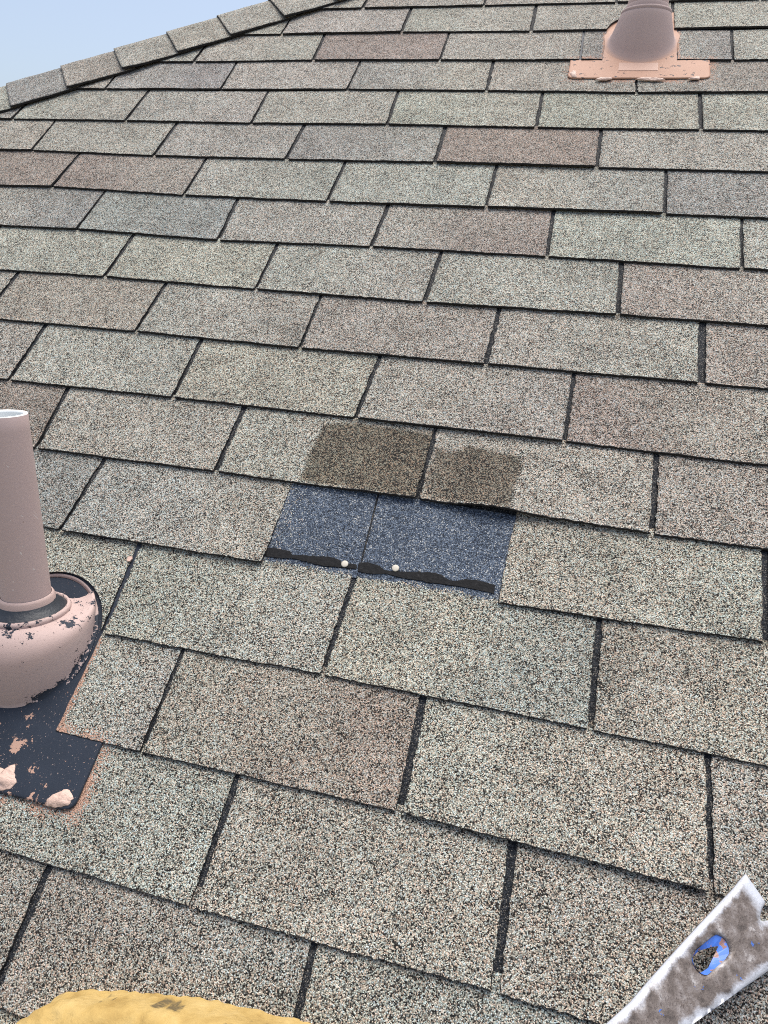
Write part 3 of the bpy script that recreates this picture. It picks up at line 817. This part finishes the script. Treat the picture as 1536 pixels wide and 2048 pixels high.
# make side point to the photo-left
if side.x > 0: side = -side
def half_w(t):
    return lerp(.0335, .0168, min(1, t / .62))
HB = at(1432, 1906, zbar(.28)); tH = (HB - A0).dot(dirv) / LEN; offH = (HB - A0).dot(side)
pry = thing('pry_bar', Vector((A0.x, A0.y, 0)), 'worn flat steel pry bar with blue paint in its nail slot', 'pry bar')
def build_bar():
    bm = bmesh.new()
    # outline with a claw notch and a stadium hole, filled, then thickened
    out = []
    N = 60
    tl = [i / N for i in range(N + 1)]
    P = lambda t, o: (t * LEN, o)
    left = [P(t + .004 * (abs(0)), half_w(t)) for t in tl]
    right = [P(t, -half_w(t)) for t in tl]
    notch = [(.001, -.006), (.010, -.004), (.018, -.0015), (.0205, .0), (.018, .0028), (.010, .0055), (.001, .0075)]
    loop = right[::-1] + notch + left
    # stadium hole
    hl, hw = .0210, .0090; hx, hy = tH * LEN, offH
    hole = []
    for i in range(28):
        a = 2 * math.pi * i / 28; cx = hl * (1 if math.cos(a) > 0 else -1)
        hole.append((hx + (hl * .62 if math.cos(a) >= 0 else -hl * .62) + hw * math.cos(a), hy + hw * math.sin(a)))
    def ring(pts): return [bm.verts.new((x, y, 0)) for x, y in pts]
    v1, v2 = ring(loop), ring(hole)
    ed = []
    for vv in (v1, v2):
        for i in range(len(vv)): ed.append(bm.edges.new((vv[i - 1], vv[i])))
    bmesh.ops.triangle_fill(bm, use_beauty=True, use_dissolve=False, edges=ed)
    # drop faces inside the hole
    for f in list(bm.faces):
        c = f.calc_center_median()
        if in_poly(c.x, c.y, hole): bm.faces.remove(f)
    bmesh.ops.subdivide_edges(bm, edges=[e for e in bm.edges if e.calc_length() > .006 and not e.is_boundary], cuts=2)
    bmesh.ops.triangulate(bm, faces=bm.faces[:])
    for _ in range(2):
        bmesh.ops.subdivide_edges(bm, edges=[e for e in bm.edges if e.calc_length() > .0035 and not e.is_boundary], cuts=1)
        bmesh.ops.triangulate(bm, faces=bm.faces[:])
    if sum(f.normal.z for f in bm.faces) < 0: bmesh.ops.reverse_faces(bm, faces=bm.faces[:])
    th = .0052
    top = [v.co.copy() for v in bm.verts]
    verts, faces, wear_shine = [], [], []
    bm.verts.index_update()
    def edge_d(x, y):
        return min(seg_d(x, y, loop), 9)
    for v in bm.verts:
        x, y = v.co.x, v.co.y; t = x / LEN; d = edge_d(x, y)
        dh = seg_d(x, y, hole)
        z = -.0022 * (1 - min(1, d / .004)) ** 2 - .0011 * (1 - min(1, dh / .003)) ** 2 + .0002 * nz(x * 90, y * 90)
        bend = .010 * math.sin(math.pi * min(1, max(0, t))) * -1
        bend += -.004 * sm(.10, 0.0, t)
        p = A0 + dirv * x + side * y + nrmb * (z + bend)
        verts.append(p)
        wv = 1 - sm(-.001, .0098, d + .003 * nz(x * 90, y * 90, 4)); wv = max(wv, 1 - sm(.006, .026, x + .3 * abs(y) * 0))
        wv = max(wv, .30 * (1 - sm(0, .004, dh)))
        wear_shine.append((wv, 0, 0, 1))
    nT = len(verts)
    faces = [[v.index for v in f.verts] for f in bm.faces]
    for i in range(nT): verts.append(verts[i] - nrmb * (th - .0022 * (1 - min(1, edge_d(top[i].x, top[i].y) / .004)) ** 2 * 1)); wear_shine.append(wear_shine[i])
    faces += [[nT + i for i in f][::-1] for f in faces[:]]
    for e in bm.edges:
        if e.is_boundary:
            a, b = e.verts[0].index, e.verts[1].index
            faces.append([a, b, nT + b, nT + a])
    o = mesh('bar', verts, faces, STEEL, pry, True, {'wear_shine': wear_shine})
    bm.free()
    # recalc normals
    b2 = bmesh.new(); b2.from_mesh(o.data); bmesh.ops.recalc_face_normals(b2, faces=b2.faces); b2.to_mesh(o.data); b2.free()
    # blue painted bevel of the slot: a thin plate set below the face, with the tapering slot through it
    tri = [(hx + hl * 1.0, hy + hw * .70), (hx + hl * 1.0, hy - hw * .55), (hx + hl * .4, hy - hw * .7), (hx - hl * .78, hy + hw * .05), (hx + hl * .3, hy + hw * .75)]
    V, F = [], []; n = 40
    def ray(poly, cx, cy, a):
        dx, dy = math.cos(a), math.sin(a); best = 9
        for i in range(len(poly)):
            ax_, ay_ = poly[i - 1]; bx_, by_ = poly[i]
            den = dx * (by_ - ay_) - dy * (bx_ - ax_)
            if abs(den) < 1e-12: continue
            s = ((ax_ - cx) * (by_ - ay_) - (ay_ - cy) * (bx_ - ax_)) / den; u = ((ax_ - cx) * dy - (ay_ - cy) * dx) / den
            if s > 0 and -1e-6 <= u <= 1 + 1e-6: best = min(best, s)
        return cx + dx * best, cy + dy * best
    for i in range(n):
        a = 2 * math.pi * i / n
        x1, y1 = ray(hole, hx + hl * .35, hy, a); x2, y2 = ray(tri, hx + hl * .35, hy, a)
        t = hx / LEN; bend = -.010 * math.sin(math.pi * t)
        V += [A0 + dirv * (x1) + side * y1 + nrmb * (-.0012 + bend), A0 + dirv * x2 + side * y2 + nrmb * (-.0046 + bend)]
    for i in range(n): F.append((2 * i, 2 * i + 1, (2 * i + 3) % (2 * n), (2 * i + 2) % (2 * n)))
    mesh('nail_slot', V, F, BLUE.m, o)
    # hooked heel at the other end, outside the picture
    V, F = [], []
    for i in range(13):
        a = i / 12 * math.radians(95); rr = .03
        c = A0 + dirv * (LEN + rr * math.sin(a)) + nrmb * (rr * (1 - math.cos(a)) - .0026)
        tdir = (nrmb * math.cos(a) - dirv * math.sin(a))
        w = half_w(1)
        for sx, sn in ((1, 1), (-1, 1), (-1, -1), (1, -1)): V.append(c + side * w * sx + tdir * .0026 * sn)
    for i in range(12):
        for q in range(4): F.append((i * 4 + q, i * 4 + (q + 1) % 4, i * 4 + 4 + (q + 1) % 4, i * 4 + 4 + q))
    F.append((48, 49, 50, 51))
    mesh('heel', V, F, STEEL, pry, False, {'wear_shine': [(.4, 0, 0, 1)] * len(V)})
build_bar()

# ------------------------------------------------------------------ foam cushion
def foam_material():
    t = NT('old_foam'); co = t.coord()
    n = t.noise(28, 5, .6, co); n2 = t.noise(260, 3, .6, co)
    at_ = t.attr('tear'); s_ = t.n('ShaderNodeSeparateColor'); t.l(at_.outputs['Color'], s_.inputs[0])
    c = t.ramp(n, [(.3, (.31, .20, .065)), (.48, (.42, .29, .105)), (.7, (.50, .365, .155))])
    f = t.maprange(t.math('SUBTRACT', s_.outputs[0], t.math('ADD', t.math('MULTIPLY', t.noise(55, 4, .6, co), .6), t.math('MULTIPLY', n2, .4))), -.12, .12, 0, 1)
    c = t.mix(f, c, t.mix(n2, (.07, .06, .035), (.22, .16, .08)))
    t.l(c, t.b.inputs['Base Color']); t.b.inputs['Roughness'].default_value = .9
    t.b.inputs['Specular IOR Level'].default_value = .15
    t.bump(t.math('ADD', t.math('MULTIPLY', n, .8), t.math('MULTIPLY', n2, .22)), .006, .7)
    return t.m
FOAM = foam_material()
def build_foam():
    H = .062
    edge = [(-20, 2100), (20, 2046), (42, 2022), (70, 1998), (95, 1984), (130, 1979), (200, 1981), (270, 1985), (330, 1991), (400, 2004), (480, 2018), (560, 2034), (640, 2052)]
    P = [at(a - 22 if a < 150 else a - 22 - 30 * (a - 150) / 490, b + 27, .058) for a, b in edge]
    P += [P[-1] + Vector((.11, -.035, 0)), P[-1] + Vector((.12, -.30, 0)), P[0] + Vector((-.05, -.26, 0)), P[0] + Vector((-.03, -.03, 0))]
    # resample
    Q = []
    for i in range(len(P)):
        a, b = P[i], P[(i + 1) % len(P)]; m_ = max(1, int((b - a).length / .0022))
        for q in range(m_): Q.append(a.lerp(b, q / m_))
    c = sum(Q, Vector()) / len(Q); N = len(Q)
    base = Vector((c.x, c.y, 0))
    root = thing('foam_cushion', base, 'torn yellow foam cushion lying on the shingles at the bottom edge', 'cushion')
    tears = [(at(292, 2014, .052), at(352, 2024, .052), .0017), (at(440, 2052, .058), at(520, 2062, .058), .0010), (at(170, 2004, .05), at(205, 2005, .05), .0008)]
    V, F, A_ = [], [], []
    prof = [(-.006, .001), (-.002, .012), (.0, .026), (.0005, .040), (.003, .051), (.0065, .0565), (.009, .0582), (.0115, .0597), (.014, .0607), (.018, .0617), (.022, .0623), (.028, .0628), (.035, .063), (.06, .0635), (.09, .063), (.13, .062)]
    for ins, z in prof:
        for i, q in enumerate(Q):
            d = (c - q); L = d.length; d = d / L
            w = min(ins / L, .92)
            x, y = q.x + d.x * L * w, q.y + d.y * L * w
            k_ = .0022 * nz(x * 45, y * 45, z * 40) + .0012 * nz(x * 130, y * 130, z * 130)
            zz = max(.0008, z * (H / .063) + (k_ * 1.2 if z > .005 else 0)); x -= d.x * k_ * 1.5; y -= d.y * k_ * 1.5
            tv = 0.0
            for (ta, tb, tw) in tears:
                ax_, ay_ = tb.x - ta.x, tb.y - ta.y
                u = max(0, min(1, ((x - ta.x) * ax_ + (y - ta.y) * ay_) / (ax_ * ax_ + ay_ * ay_)))
                dd = math.hypot(x - ta.x - u * ax_, y - ta.y - u * ay_)
                tv = max(tv, .62 * (1 - sm(.5, 1.6, dd / (tw * (1 + .6 * nz(x * 150, y * 150))))))
            V.append((x, y, zz)); A_.append((tv, 0, 0, 1))
    for r in range(len(prof) - 1):
        for i in range(N): F.append((r * N + i, r * N + (i + 1) % N, (r + 1) * N + (i + 1) % N, (r + 1) * N + i))
    V.append((c.x, c.y, H)); A_.append((0, 0, 0, 1)); r = len(prof) - 1
    F += [(r * N + i, r * N + (i + 1) % N, len(V) - 1) for i in range(N)]
    o = mesh('foam_block', V, F, FOAM, root, True, {'tear': A_})
    b2 = bmesh.new(); b2.from_mesh(o.data); bmesh.ops.recalc_face_normals(b2, faces=b2.faces); b2.to_mesh(o.data); b2.free()
build_foam()

# a flake of pink paint lying on the shingle beside the tall vent
fk = thing('paint_flake', at(259, 1117, .003), 'tiny pink paint flake lying on the shingle above the flaking vent boot', 'paint flake')
slab('flake', [at(253, 1122, .004), at(257, 1113, .004), at(264, 1112, .004), at(265, 1117, .004), at(260, 1123, .004)], .003, .0048, CAULK, fk, .0003)

# ------------------------------------------------------------------ ground below the house
g = NT('tan_bounce_ground'); g.l(g.mix(g.noise(.6, 4), (.26, .21, .14), (.20, .18, .10)), g.b.inputs['Base Color']); g.b.inputs['Roughness'].default_value = .95  # unseen ground; its tan is lightened so bounce fills the vent fronts
gm = bpy.data.meshes.new('ground'); gm.from_pydata([(-1500, -1500, 0), (1500, -1500, 0), (1500, 1500, 0), (-1500, 1500, 0)], [], [(0, 1, 2, 3)])
gm.materials.append(g.m); go = bpy.data.objects.new('ground', gm); COL.objects.link(go); go['kind'] = 'structure'
for o in bpy.data.objects:
    if '_b' in o: del o['_b']
